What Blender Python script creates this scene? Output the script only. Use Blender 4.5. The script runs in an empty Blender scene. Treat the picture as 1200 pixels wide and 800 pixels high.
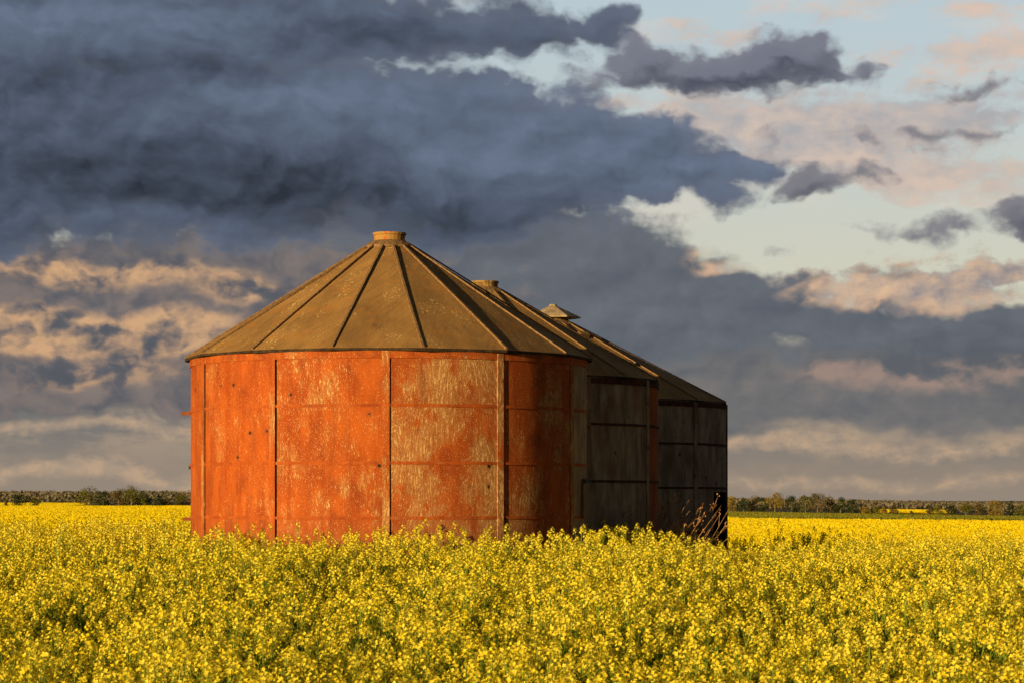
import bpy, bmesh, math, random
from math import sin, cos, pi, radians, sqrt, exp, atan2
from mathutils import Vector, Matrix, noise as mnoise

random.seed(11)
scene = bpy.context.scene
COL = scene.collection
EYE = 2.05            # height of the lens above the ground under it
FPX = 2925.0          # focal length in pixels of a 1200 px wide frame
EXPOSURE = 0.5
SKY_STRENGTH = 0.1
SUN_AZ = 41.6         # degrees from -Y towards -X (behind the camera, to the left)
SUN_EL = 6.8

# ------------------------------------------------------------------ helpers
def S(r, g, b):
    f = lambda c: (c/255)/12.92 if c/255 <= 0.04045 else ((c/255+0.055)/1.055)**2.4
    return (f(r), f(g), f(b), 1.0)

def smooth(a, b, x):
    t = min(1, max(0, (x-a)/(b-a)))
    return t*t*(3-2*t)

PROFILE = [(-200, 0), (0, 0), (12, .07), (26, .63), (32.5, .68), (34, .66), (60, -.95), (150, -1.0), (420, -1.15),
           (840, -1.15), (1100, -.5), (1600, 1.6), (2600, 5.0), (20000, 5.0)]

def ground_z(x, y):
    z = PROFILE[-1][1] if y > 0 else 0
    for (y0, z0), (y1, z1) in zip(PROFILE, PROFILE[1:]):
        if y0 <= y <= y1:
            t = (y-y0)/(y1-y0)
            z = z0+(z1-z0)*(t if y0 >= 150 else t*t*(3-2*t))
            break
    z -= .19*smooth(.4, 3.0, x)*smooth(16, 28, y)*(1-smooth(40, 70, y))
    w = smooth(80, 380, y)
    z -= w*(1.4*smooth(-80, 74, x)+0.015*min(400, max(0, x-74)))
    if y > 60:
        z += 0.10*w*mnoise.noise(Vector((x*.012, y*.005, 3.1)))
    return z

def tag(o, label=None, cat=None, group=None, kind=None):
    if label: o['label'] = label
    if cat: o['category'] = cat
    if group: o['group'] = group
    if kind: o['kind'] = kind
    return o

def empty(name, loc, rz=0):
    o = bpy.data.objects.new(name, None)
    COL.objects.link(o)
    o.location = loc
    o.rotation_euler = (0, 0, rz)
    o.empty_display_size = .3
    return o

class MB:
    """collects vertices, faces, uvs and material slots for one mesh object"""
    def __init__(self):
        self.v = []; self.f = []; self.uv = []; self.mi = []; self.smooth = []
    def face(self, pts, uvs=None, mi=0, sm=False):
        n = len(self.v)
        self.v.extend([tuple(p) for p in pts])
        self.f.append(tuple(range(n, n+len(pts))))
        self.uv.extend(uvs if uvs else [(0, 0)]*len(pts))
        self.mi.append(mi); self.smooth.append(sm)
    def box(self, c, hx, hy, hz, ax=None, mi=0):
        c = Vector(c)
        X, Y, Z = ax if ax else (Vector((1, 0, 0)), Vector((0, 1, 0)), Vector((0, 0, 1)))
        P = lambda a, b, d: c+X*(a*hx)+Y*(b*hy)+Z*(d*hz)
        for q in (((-1,-1,-1),(-1,1,-1),(1,1,-1),(1,-1,-1)), ((-1,-1,1),(1,-1,1),(1,1,1),(-1,1,1)),
                  ((-1,-1,-1),(1,-1,-1),(1,-1,1),(-1,-1,1)), ((1,1,-1),(-1,1,-1),(-1,1,1),(1,1,1)),
                  ((-1,1,-1),(-1,-1,-1),(-1,-1,1),(-1,1,1)), ((1,-1,-1),(1,1,-1),(1,1,1),(1,-1,1))):
            pts = [P(*k) for k in q]
            uvs = [((p-c).dot(X)+(p-c).dot(Y), (p-c).dot(Z)) for p in pts]
            self.face(pts, uvs, mi)
    def tube(self, path, radii, n=5, mi=0):
        rings = []
        for i, p in enumerate(path):
            p = Vector(p)
            d = (Vector(path[min(i+1, len(path)-1)])-Vector(path[max(i-1, 0)])).normalized()
            a = d.orthogonal().normalized(); b = d.cross(a)
            r = radii[i]
            rings.append([p+(a*cos(2*pi*k/n)+b*sin(2*pi*k/n))*r for k in range(n)])
        for i in range(len(rings)-1):
            for k in range(n):
                k2 = (k+1) % n
                self.face([rings[i][k], rings[i][k2], rings[i+1][k2], rings[i+1][k]],
                          [(k/n, i), ((k+1)/n, i), ((k+1)/n, i+1), (k/n, i+1)], mi, True)
        self.face(rings[-1], None, mi)
    def mesh(self, name, mats):
        me = bpy.data.meshes.new(name)
        me.from_pydata(self.v, [], self.f)
        for m in mats: me.materials.append(m)
        me.polygons.foreach_set('material_index', self.mi)
        me.polygons.foreach_set('use_smooth', self.smooth)
        uvl = me.uv_layers.new(name='UVMap')
        flat = [c for uv in self.uv for c in uv]
        uvl.data.foreach_set('uv', flat)
        me.update()
        return me
    def build(self, name, mats, parent=None, merge=0):
        me = self.mesh(name, mats if isinstance(mats, (list, tuple)) else [mats])
        if merge:
            bm = bmesh.new(); bm.from_mesh(me)
            bmesh.ops.remove_doubles(bm, verts=bm.verts, dist=merge)
            bm.to_mesh(me); bm.free()
            me.set_sharp_from_angle(angle=radians(40))
        o = bpy.data.objects.new(name, me)
        COL.objects.link(o)
        o.parent = parent
        return o

class NT:
    """short hand for building node trees"""
    def __init__(self, tree):
        self.t = tree; self.n = tree.nodes; self.l = tree.links
    def new(self, kind, **kw):
        n = self.n.new(kind)
        for k, v in kw.items(): setattr(n, k, v)
        return n
    def put(self, sock, val):
        if isinstance(val, bpy.types.NodeSocket): self.l.new(val, sock)
        elif val is not None:
            sock.default_value = val
    def math(self, op, a, b=None, c=None, clamp=False):
        n = self.new('ShaderNodeMath', operation=op, use_clamp=clamp)
        self.put(n.inputs[0], a)
        if b is not None: self.put(n.inputs[1], b)
        if c is not None: self.put(n.inputs[2], c)
        return n.outputs[0]
    def vec(self, op, a, b=None, scale=None):
        n = self.new('ShaderNodeVectorMath', operation=op)
        self.put(n.inputs[0], a)
        if b is not None: self.put(n.inputs[1], b)
        if scale is not None: self.put(n.inputs['Scale'], scale)
        return n.outputs['Value'] if op in ('LENGTH', 'DOT_PRODUCT', 'DISTANCE') else n.outputs[0]
    def comb(self, x, y, z):
        n = self.new('ShaderNodeCombineXYZ')
        for s, v in zip(n.inputs, (x, y, z)): self.put(s, v)
        return n.outputs[0]
    def sep(self, v):
        n = self.new('ShaderNodeSeparateXYZ'); self.put(n.inputs[0], v)
        return n.outputs
    def noise(self, v, scale=1, detail=2, rough=.5, dist=0, lac=2, color=False):
        n = self.new('ShaderNodeTexNoise')
        self.put(n.inputs['Vector'], v); self.put(n.inputs['Scale'], scale); self.put(n.inputs['Detail'], detail)
        self.put(n.inputs['Roughness'], rough); self.put(n.inputs['Distortion'], dist); self.put(n.inputs['Lacunarity'], lac)
        return n.outputs['Color'] if color else n.outputs['Fac']
    def voro(self, v, scale=1, detail=0, feature='F1', out='Distance', smooth_=None, rnd=1):
        n = self.new('ShaderNodeTexVoronoi', feature=feature)
        self.put(n.inputs['Vector'], v); self.put(n.inputs['Scale'], scale)
        if 'Detail' in n.inputs: self.put(n.inputs['Detail'], detail)
        if smooth_ is not None: self.put(n.inputs['Smoothness'], smooth_)
        self.put(n.inputs['Randomness'], rnd)
        return n.outputs[out]
    def step(self, x, a, b, to0=0.0, to1=1.0, lin=False):
        n = self.new('ShaderNodeMapRange', interpolation_type='LINEAR' if lin else 'SMOOTHSTEP')
        n.clamp = True
        self.put(n.inputs[0], x); self.put(n.inputs[1], a); self.put(n.inputs[2], b)
        self.put(n.inputs[3], to0); self.put(n.inputs[4], to1)
        return n.outputs[0]
    def mix(self, f, a, b):
        n = self.new('ShaderNodeMix', data_type='RGBA')
        self.put(n.inputs[0], f); self.put(n.inputs[6], a); self.put(n.inputs[7], b)
        return n.outputs[2]
    def mul(self, a, b):
        n = self.new('ShaderNodeMix', data_type='RGBA', blend_type='MULTIPLY')
        n.inputs[0].default_value = 1
        self.put(n.inputs[6], a); self.put(n.inputs[7], b)
        return n.outputs[2]

def new_mat(name):
    m = bpy.data.materials.new(name); m.use_nodes = True
    m.node_tree.nodes.clear()
    return m, NT(m.node_tree)

def finish(m, t, color, rough=.9, bump=None, bstr=.5, bdist=.01, spec=.2, transl=None):
    p = t.new('ShaderNodeBsdfPrincipled')
    t.put(p.inputs['Base Color'], color); t.put(p.inputs['Roughness'], rough)
    p.inputs['Specular IOR Level'].default_value = spec
    if bump is not None:
        b = t.new('ShaderNodeBump'); b.inputs['Strength'].default_value = bstr; b.inputs['Distance'].default_value = bdist
        t.put(b.inputs['Height'], bump); t.l.new(b.outputs[0], p.inputs['Normal'])
    o = t.new('ShaderNodeOutputMaterial')
    if transl:
        fac, col = transl
        tr = t.new('ShaderNodeBsdfTranslucent'); t.put(tr.inputs['Color'], col)
        mx = t.new('ShaderNodeMixShader'); t.put(mx.inputs[0], fac)
        t.l.new(p.outputs[0], mx.inputs[1]); t.l.new(tr.outputs[0], mx.inputs[2])
        t.l.new(mx.outputs[0], o.inputs[0])
    else:
        t.l.new(p.outputs[0], o.inputs[0])
    return m

# ------------------------------------------------------------------ materials
def painted_plywood(name='painted_plywood'):
    """weathered plywood under flaking red oxide paint; 'wear' and 'grey' are set on each object"""
    m, t = new_mat(name)
    uv = t.new('ShaderNodeUVMap', uv_map='UVMap').outputs[0]
    rnd = t.new('ShaderNodeObjectInfo').outputs['Random']
    off = t.comb(t.math('MULTIPLY', rnd, 53.0), t.math('MULTIPLY', rnd, 31.0), t.math('MULTIPLY', rnd, 17.0))
    P = t.vec('ADD', uv, off)
    wear = t.new('ShaderNodeAttribute', attribute_type='OBJECT', attribute_name='wear').outputs['Fac']
    grey = t.new('ShaderNodeAttribute', attribute_type='OBJECT', attribute_name='grey').outputs['Fac']
    sx = lambda a, b: t.vec('MULTIPLY', P, (a, b, 1))
    field = t.noise(sx(2.9, .75), 1, 2.5, .45, .4)
    rings = t.math('SINE', t.math('MULTIPLY', field, 2*pi*30))            # cathedral figure of rotary cut veneer
    rings = t.math('MULTIPLY_ADD', rings, .5, .5)
    fibre = t.noise(sx(75, 5), 1, 3, .6)
    warp = t.comb(t.math('MULTIPLY', field, 14.0), 0, 0)
    flake = t.noise(t.vec('ADD', sx(118, 30), warp), 1, 3, .62, .2)
    flak2 = t.noise(t.vec('ADD', sx(44, 9), warp), 1, 4, .65, .3)
    blotch = t.noise(sx(1.7, 1.3), 1, 5, .62)
    blot2 = t.noise(sx(6, 1.8), 1, 4, .62)
    streak = t.noise(sx(16, .5), 1, 3, .6)
    v0 = t.sep(uv)[1]
    zone = t.math('MULTIPLY_ADD', blotch, 1.5, t.math('MULTIPLY_ADD', blot2, .5, wear))      # how far gone the paint is
    worn = t.step(zone, 1.02, 1.62, lin=True)
    # flecks follow the veneer figure; the more worn, the more of them
    q = t.math('MULTIPLY_ADD', rings, .12, t.math('MULTIPLY_ADD', flake, .62, t.math('MULTIPLY_ADD', flak2, .48, t.math('MULTIPLY', worn, .19))))
    bare = t.step(q, .755, .875)
    stain = t.step(t.math('MULTIPLY_ADD', flak2, .5, t.math('MULTIPLY_ADD', rings, .14, worn)), .55, 1.0, 0, .92)
    wood = t.mix(t.step(fibre, .3, .7), S(190, 148, 88), S(218, 182, 124))
    stained = t.mix(t.step(fibre, .35, .65), S(138, 84, 38), S(166, 108, 54))
    gwood = t.mix(t.step(blot2, .32, .68), S(132, 112, 88), S(188, 166, 136))
    gwood = t.mix(t.step(fibre, .35, .75, 0, .5), gwood, S(84, 76, 64))
    gwood = t.mix(t.step(streak, .48, .8, 0, .45), gwood, S(78, 66, 52))
    gwood = t.mix(t.step(blotch, .50, .72, 0, .6), gwood, S(128, 76, 46))
    wood = t.mix(grey, wood, gwood); stained = t.mix(grey, stained, gwood)
    paint = t.mix(t.step(blot2, .3, .7), S(146, 63, 12), S(176, 86, 20))
    paint = t.mix(t.step(streak, .5, .78, 0, .5), paint, S(116, 44, 12))
    paint = t.mix(t.step(t.noise(sx(150, 60), 1, 2, .6), .5, .8, 0, .4), paint, S(110, 44, 14))
    paint = t.mix(t.step(t.noise(sx(3.4, 2.2), 1, 5, .7), .48, .74, 0, .6), paint, S(112, 46, 16))
    col = t.mix(stain, paint, stained)
    col = t.mix(bare, col, wood)
    speck = t.step(t.math('MULTIPLY_ADD', worn, .10, t.noise(sx(150, 52), 1, 2, .6)), .625, .71, 0, .85)
    col = t.mix(speck, col, wood)
    # knots and old nail holes with rusty runs
    cell = t.new('ShaderNodeTexVoronoi'); t.put(cell.inputs['Vector'], sx(4.2, 4.6)); cell.inputs['Scale'].default_value = 1
    keep = t.math('GREATER_THAN', t.sep(cell.outputs['Color'])[0], .38)
    ragged = t.math('MULTIPLY_ADD', flake, .05, cell.outputs['Distance'])
    knot = t.math('MULTIPLY', t.step(ragged, .085, .125, 1, 0), keep)
    ring = t.math('MULTIPLY', t.step(ragged, .12, .24, .55, 0), keep)
    col = t.mix(ring, col, S(120, 66, 34))
    col = t.mix(knot, col, S(34, 22, 16))
    # grime near the foot; its darkness also paints in shading from the canola
    v = t.sep(uv)[1]
    foot = t.math('MULTIPLY', t.step(t.math('MULTIPLY_ADD', blotch, .5, v), .95, 1.55, .55, 0), 1)
    col = t.mix(foot, col, S(92, 70, 48))
    dirt = t.step(t.noise(sx(9, .8), 1, 5, .7), .52, .75, 0, .45)
    col = t.mix(dirt, col, S(96, 58, 34))
    h = t.math('MULTIPLY_ADD', bare, -.6, t.math('MULTIPLY', fibre, .7))
    h = t.math('MULTIPLY_ADD', knot, -1.5, h)
    return finish(m, t, col, .85, h, .55, .004, .25)

def roof_mat():
    m, t = new_mat('weathered_roof_board')
    uv = t.new('ShaderNodeUVMap', uv_map='UVMap').outputs[0]
    rnd = t.new('ShaderNodeObjectInfo').outputs['Random']
    P = t.vec('ADD', uv, t.comb(t.math('MULTIPLY', rnd, 41.0), t.math('MULTIPLY', rnd, 23.0), 0))
    sx = lambda a, b: t.vec('MULTIPLY', P, (a, b, 1))
    a = t.noise(sx(2, 1.2), 1, 5, .65)
    # diagonal weather streaks
    q = t.vec('ADD', sx(1, 0), t.vec('MULTIPLY', P, (0, 0, 0)))
    rot = t.new('ShaderNodeVectorRotate', rotation_type='Z_AXIS'); t.put(rot.inputs['Vector'], P); rot.inputs['Angle'].default_value = .5
    b = t.noise(t.vec('MULTIPLY', rot.outputs[0], (26, 1.6, 1)), 1, 4, .6)
    c = t.noise(sx(60, 60), 1, 3, .6)
    spots = t.noise(sx(32, 26), 1, 4, .7)
    where = t.noise(sx(3.2, 1.4), 1, 4, .6)
    col = t.mix(t.step(a, .35, .68), S(134, 102, 58), S(164, 126, 72))
    col = t.mix(t.step(b, .40, .72, 0, .32), col, S(92, 74, 54))
    col = t.mix(t.step(c, .4, .75, 0, .5), col, S(84, 68, 50))
    col = t.mix(t.step(t.noise(sx(7, 2), 1, 4, .7), .5, .7, 0, .5), col, S(150, 118, 66))
    col = t.mix(t.step(t.noise(sx(2.6, 3.4), 1, 6, .7), .50, .72, 0, .65), col, S(168, 112, 46))
    col = t.mix(t.step(t.noise(sx(4.4, 1.1), 1, 5, .7, .2), .54, .76, 0, .6), col, S(84, 66, 46))
    lich = t.step(t.math('MULTIPLY_ADD', where, .8, spots), 1.05, 1.13, 0, .85)
    col = t.mix(lich, col, S(212, 186, 128))
    h = t.math('MULTIPLY_ADD', c, .5, t.math('MULTIPLY', b, .5))
    return finish(m, t, col, .92, h, .6, .006, .2)

def plain(name, c1, c2, sc=(20, 3), rough=.9, lo=.35, hi=.65, bstr=.4):
    m, t = new_mat(name)
    tc = t.new('ShaderNodeTexCoord').outputs['Object']
    rnd = t.new('ShaderNodeObjectInfo').outputs['Random']
    P = t.vec('ADD', t.vec('MULTIPLY', tc, (sc[0], sc[0], sc[1])), t.comb(t.math('MULTIPLY', rnd, 37.0), rnd, 0))
    n = t.noise(P, 1, 4, .65)
    return finish(m, t, t.mix(t.step(n, lo, hi), c1, c2), rough, n, bstr, .004)

M_PLY = painted_plywood()
M_ROOF = roof_mat()
M_BATTEN_ROOF = plain('roof_batten_wood', S(104, 82, 56), S(140, 110, 74), (30, 30))
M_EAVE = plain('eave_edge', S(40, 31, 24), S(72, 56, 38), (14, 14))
M_RUST = plain('rusty_steel', S(96, 48, 26), S(158, 92, 46), (18, 18), .75)
M_BAND = plain('dark_rusty_band', S(58, 36, 26), S(96, 56, 34), (14, 14))
M_GALV = plain('weathered_sheet_metal', S(138, 122, 96), S(178, 158, 124), (9, 9), .6)
M_DARKWOOD = plain('dark_old_timber', S(52, 42, 34), S(88, 74, 60), (12, 3))
M_COLLAR = plain('patchy_painted_collar', S(188, 70, 24), S(158, 122, 64), (7, 3), .85, .41, .48)
M_COLLAR_BROWN = plain('bare_brown_collar', S(112, 88, 48), S(160, 130, 78), (9, 3), .85, .4, .6)

# ------------------------------------------------------------------ bins
def make_bin(cx, cy, R, seams, wall_top, wall_bot, hoops, wears, greys, roof, phase, label, opening=None, wall_labels=None, band=None):
    """seams: angles in degrees, 0 faces the camera, positive to the right"""
    gz = ground_z(cx, cy)
    root = empty('grain_bin', (cx, cy, gz))
    tag(root, label, 'grain bin', 'old round plywood grain bins standing in a row')
    psi = atan2(-cx, cy)
    def P(r, th, z):                      # local coordinates
        a = psi+radians(th)
        return Vector((r*sin(a), -r*cos(a), z-gz))
    zt, zb = EYE+wall_top, EYE+wall_bot
    n = len(seams)
    gapdeg = math.degrees(.016/R)
    def arc(mb, a0, a1, z0, z1, r0, r1, seg):
        v0, v1 = z0-zb, z1-zb
        for k in range(seg):
            t0 = a0+(a1-a0)*k/seg; t1 = a0+(a1-a0)*(k+1)/seg
            u0, u1 = R*radians(t0), R*radians(t1)
            mb.face([P(r1, t0, z0), P(r1, t1, z0), P(r1, t1, z1), P(r1, t0, z1)], [(u0, v0), (u1, v0), (u1, v1), (u0, v1)], 0, True)
            mb.face([P(r0, t1, z0), P(r0, t0, z0), P(r0, t0, z1), P(r0, t1, z1)], [(u1, v0), (u0, v0), (u0, v1), (u1, v1)], 0, True)
            mb.face([P(r1, t0, z1), P(r1, t1, z1), P(r0, t1, z1), P(r0, t0, z1)], [(u0, v1), (u1, v1), (u1, v1), (u0, v1)])
            mb.face([P(r0, t0, z0), P(r0, t1, z0), P(r1, t1, z0), P(r1, t0, z0)], [(u0, v0), (u1, v0), (u1, v0), (u0, v0)])
        for th, flip in ((a0, 0), (a1, 1)):
            q = [P(r0, th, z0), P(r1, th, z0), P(r1, th, z1), P(r0, th, z1)]
            u = R*radians(th)
            mb.face(q[::-1] if flip else q, [(u, v0), (u+.01, v0), (u+.01, v1), (u, v1)])
    for i in range(n):
        a0, a1 = seams[i], seams[(i+1) % n]
        if a1 <= a0: a1 += 360
        a0 += gapdeg
        mb = MB()
        if opening and opening[0] == i:
            o0, o1, oz = opening[1:]
            arc(mb, a0, a1, EYE+oz, zt, R-.014, R, 8)
            arc(mb, a0, o0, zb, EYE+oz, R-.014, R, 4)
            if o1 < a1: arc(mb, o1, a1, zb, EYE+oz, R-.014, R, 3)
        else:
            arc(mb, a0, a1, zb, zt, R-.014, R, 10)
        o = mb.build('wall_panel', M_PLY, root, 1e-4)
        o['wear'] = float(wears[i]); o['grey'] = float(greys[i])
        if wall_labels and i in wall_labels: o['label'] = wall_labels[i]
        # the batten lies on the left of the seam, the open joint on its right
        mb = MB()
        w = math.degrees(.078/R)
        e = a0-gapdeg
        arc(mb, e-w, e, zb, zt-.004, R+.003, R+.017, 3)
        o = mb.build('batten', M_PLY, root, 1e-4)
        o['wear'] = float(wears[i-1])*.6+random.uniform(.12, .25); o['grey'] = float(greys[i-1])
    for hz in hoops:
        mb = MB()
        z = EYE+hz
        arc(mb, -180, 180, z-.016, z+.016, R+.002, R+.010, 96)
        o = mb.build('hoop', band or M_PLY, root, 1e-4)
        o['wear'] = .06; o['grey'] = .75
    # top trim under the eave
    mb = MB(); arc(mb, -180, 180, zt-.085, zt-.006, R+.002, R+.014, 64)
    o = mb.build('eave_trim', band or M_PLY, root, 1e-4); o['wear'] = .10; o['grey'] = float(greys[0])
    # timber skids and floor below the walls
    mb = MB(); arc(mb, -180, 180, gz-.2, zb-.004, R-.16, R-.06, 48)
    mb.build('floor_ring', M_DARKWOOD, root, 1e-4)
    # ---- roof
    er, ez, tr, tz = roof['eave_r'], EYE+roof['eave_z'], roof['top_r'], EYE+roof['top_z']
    N = 15
    rroot = MB()
    sl = sqrt((er-tr)**2+(tz-ez)**2)
    for k in range(N):
        t0 = phase+k*360/N; t1 = t0+360/N
        sag = random.uniform(.004, .014)
        rows = 4
        for j in range(rows):
            f0, f1 = j/rows, (j+1)/rows
            def Q(th, f, mid):
                s = -sag*sin(pi*f)*mid
                return P(er+(tr-er)*f, th, ez+(tz-ez)*f+s)
            tm = (t0+t1)/2
            def M(f):
                a, b = Q(t0, f, 0), Q(t1, f, 0)
                m_ = (a+b)/2; m_.z -= sag*sin(pi*f)
                return m_
            c0, c1 = er*radians(360/N)/2*(1-f0), er*radians(360/N)/2*(1-f1)
            ub = k*3.7
            rroot.face([Q(t0, f0, 0), M(f0), M(f1), Q(t0, f1, 0)], [(ub-c0, f0*sl), (ub, f0*sl), (ub, f1*sl), (ub-c1, f1*sl)])
            rroot.face([M(f0), Q(t1, f0, 0), Q(t1, f1, 0), M(f1)], [(ub, f0*sl), (ub+c0, f0*sl), (ub+c1, f1*sl), (ub, f1*sl)])
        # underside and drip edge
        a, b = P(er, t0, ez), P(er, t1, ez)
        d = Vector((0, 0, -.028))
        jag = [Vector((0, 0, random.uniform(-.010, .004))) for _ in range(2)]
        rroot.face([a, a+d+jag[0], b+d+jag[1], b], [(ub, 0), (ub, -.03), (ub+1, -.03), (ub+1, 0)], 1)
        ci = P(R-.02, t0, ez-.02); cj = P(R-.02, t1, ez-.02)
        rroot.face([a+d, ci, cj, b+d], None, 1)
    ro = rroot.build('roof', [M_ROOF, M_EAVE], root)
    if roof.get('label'): ro['label'] = roof['label']
    for k in range(N):
        th = phase+k*360/N
        mb = MB()
        p0, p1 = P(er-.01, th, ez+.004), P(tr+.03, th, tz-.008)
        d = (p1-p0); L = d.length; d.normalize()
        side = d.cross(Vector((0, 0, 1))).normalized()
        up = side.cross(d).normalized()
        sk = random.uniform(-.012, .012)
        path = 6
        w0 = .016
        for j in range(path):
            f0, f1 = j/path, (j+1)/path
            b0 = p0+d*(L*f0)+side*(sk*sin(pi*f0)); b1 = p0+d*(L*f1)+side*(sk*sin(pi*f1))
            h = .018
            A = [b0-side*w0, b0+side*w0, b0+side*(w0*.8)+up*h, b0-side*(w0*.8)+up*h]
            B = [b1-side*w0*.8, b1+side*w0*.8, b1+side*(w0*.65)+up*h, b1-side*(w0*.65)+up*h]
            for a_, b_ in ((1, 2), (2, 3), (3, 0)):
                mb.face([A[a_], A[b_], B[b_], B[a_]])
            if j == 0: mb.face([A[0], A[1], A[2], A[3]])
        mb.build('roof_batten', M_BATTEN_ROOF, ro)
    # flashing skirt and collar
    mb = MB()
    seg = 24
    vr = roof['vent_r']; vz = EYE+roof['vent_z']
    def ringface(r0, z0, r1, z1, sm=True):
        for k in range(seg):
            t0, t1 = k*360/seg, (k+1)*360/seg
            mb.face([P(r0, t0, z0), P(r0, t1, z0), P(r1, t1, z1), P(r1, t0, z1)], [(k, 0), (k+1, 0), (k+1, 1), (k, 1)], 0, sm)
    ringface(tr+.105, tz-.062, tr+.10, tz-.03); ringface(tr+.10, tz-.03, vr+.006, tz+.034)
    ringface(vr+.006, tz+.034, vr-.02, tz+.034)
    mb.build('flashing', M_BATTEN_ROOF, ro)
    mb = MB()
    ringface(vr-.004, tz+.02, vr, vz-.03); ringface(vr, vz-.03, vr+.012, vz-.026); ringface(vr+.012, vz-.026, vr+.012, vz)
    ringface(vr+.012, vz, vr-.016, vz); ringface(vr-.016, vz, vr-.016, vz-.05)
    for k in range(seg):
        t0, t1 = k*360/seg, (k+1)*360/seg
        mb.face([P(0, 0, vz-.045), P(vr-.012, t0, vz-.05), P(vr-.012, t1, vz-.05)])
    vo = mb.build('vent', roof.get('vent_mat', M_COLLAR), ro)
    return root, ro, vo, P

# ---- the front, red bin
sA = [0, 32.5, 64, 96, 129, 162, 198, 231, 264, 296, 327.5]
wA = [.36, .22, .8, .3, .2, .1, .1, .05, .02, .06, .16]
gA = [.10, .15, .95, .6, .5, .4, .3, .3, .1, .08, .08]
binA, roofA, ventA, PA = make_bin(-1.423, 29.0, 2.29, sA, 1.60, -1.42, [1.01, .395, -.195, -.80], wA, gA,
    dict(eave_r=2.36, eave_z=1.622, top_r=.20, top_z=2.965, vent_r=.182, vent_z=3.09), 8.8,
    'nearest and largest looking grain bin, orange red flaking paint glowing in the low sun',
    wall_labels={2: 'bare grey plywood panel on the shaded right edge', 0: 'panel worn mostly to tan wood grain'})
# ends of the bands standing out past the left edge of the red bin
for z, ln, m_, hh in ((1.005, .14, M_PLY, .020), (.375, .05, M_DARKWOOD, .018), (-.225, .12, M_PLY, .020)):
    mb = MB()
    base = PA(2.29, -96, EYE+z)
    rad = (PA(3, -96, 0)-PA(2, -96, 0)).normalized()
    tan = Vector((-rad.y, rad.x, 0))
    mb.box(base+rad*(ln/2+.012), ln/2, .012, hh, (rad, tan, Vector((0, 0, 1))))
    o = mb.build('hoop_end', m_, binA); o['wear'] = -.2; o['grey'] = .1
# small wooden hatch box low on the grey panel
mb = MB()
c = PA(2.304, 77, EYE-.02); r_ = (PA(3, 77, 0)-PA(2, 77, 0)).normalized(); tn = Vector((-r_.y, r_.x, 0))
mb.box(c, .012, .20, .20, (r_, tn, Vector((0, 0, 1))))
o = mb.build('hatch', M_PLY, binA); o['wear'] = .7; o['grey'] = 1.0; o['label'] = 'small grey hatch board'
mb = MB()
mb.box(PA(2.317, 77, EYE+.212), .02, .22, .02, (r_, tn, Vector((0, 0, 1))))
mb.build('hatch_ledge', M_DARKWOOD, binA)

# ---- the middle bin
sB = [3, 35, 66.5, 99, 131, 163, 196, 229, 262, 295, 328]
wB = [.7, .78, -.6, .4, .3, .3, .2, .2, .3, .4, .4]
gB = [.9, 1.0, .5, .8, .8, .8, .6, .5, .4, .6, .8]
binB, roofB, ventB, PB = make_bin(-.374, 34.2, 2.375, sB, 1.59, -1.42, [.98, .24, -.48], wB, gB,
    dict(eave_r=2.425, eave_z=1.608, top_r=.20, top_z=2.868, vent_r=.182, vent_z=2.982, vent_mat=M_COLLAR_BROWN), 2.0,
    'middle bin of the row, grey boards with one rust red panel at its right edge',
    band=M_BAND, wall_labels={2: 'red painted panel beside the grey ones', 1: 'grey weathered panel'})

# ---- the rear bin
sC = [21.5, 52.5, 83.5, 115, 147, 179, 211, 243, 275, 307, 339, 349]
sC = [21.5, 52.5, 83.5, 116.5, 149.5, 182.5, 215.5, 248.5, 285, 321]
wC = [.60, .74, .3, .3, .3, .3, .3, .3, .3, .4]
gC = [1.0, 1.0, .8, .8, .8, .8, .8, .8, .8, .9]
binC, roofC, ventC, PC = make_bin(.655, 39.8, 2.76, sC, 1.50, -1.42, [.85, .18, -.5], wC, gC,
    dict(eave_r=2.79, eave_z=1.517, top_r=.27, top_z=2.81, vent_r=.25, vent_z=2.95, vent_mat=M_COLLAR_BROWN), 4.5,
    'rearmost grain bin with a capped vent and a black opening low in its grey wall',
    opening=(1, 64, 81.5, .12), band=M_BAND, wall_labels={1: 'grey panel with a black open gap at its foot', 0: 'grey panel streaked with old red paint'})
# six sided cap with a small flat top
mb = MB()
zc0, zc1 = EYE+2.90, EYE+3.075
for k in range(6):
    t0, t1 = k*60+30, k*60+90
    mb.face([PC(.44, t0, zc0), PC(.44, t1, zc0), PC(.07, t1, zc1), PC(.07, t0, zc1)])
    mb.face([PC(.44, t0, zc0-.02), PC(.44, t1, zc0-.02), PC(.44, t1, zc0), PC(.44, t0, zc0)])
    mb.face([PC(.0, 0, zc0-.02), PC(.44, t1, zc0-.02), PC(.44, t0, zc0-.02)])
    mb.face([PC(.07, t0, zc1), PC(.07, t1, zc1), PC(.05, t1, zc1+.03), PC(.05, t0, zc1+.03)])
    mb.face([PC(0, 0, zc1+.03), PC(.05, t0, zc1+.03), PC(.05, t1, zc1+.03)])
mb.build('vent_cap', M_GALV, ventC)
# cleats nailed along the roof for climbing
for th, f in ((38, .80), (42.5, .44)):
    r_ = 2.79+(.27-2.79)*f; z = EYE+1.517+(2.81-1.517)*f
    out = (PC(3, th, 0)-PC(2, th, 0)).normalized(); tn = Vector((-out.y, out.x, 0))
    dn = (out*2.52+Vector((0, 0, -1.265))).normalized()
    mb = MB(); mb.box(PC(r_, th, z+.03), .05, .09, .035, (dn, tn, tn.cross(dn)*-1))
    mb.build('roof_cleat', M_BATTEN_ROOF, roofC)

BINS = [(-1.423, 29.0, 2.29), (-.374, 34.2, 2.375), (.655, 39.8, 2.76)]

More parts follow.
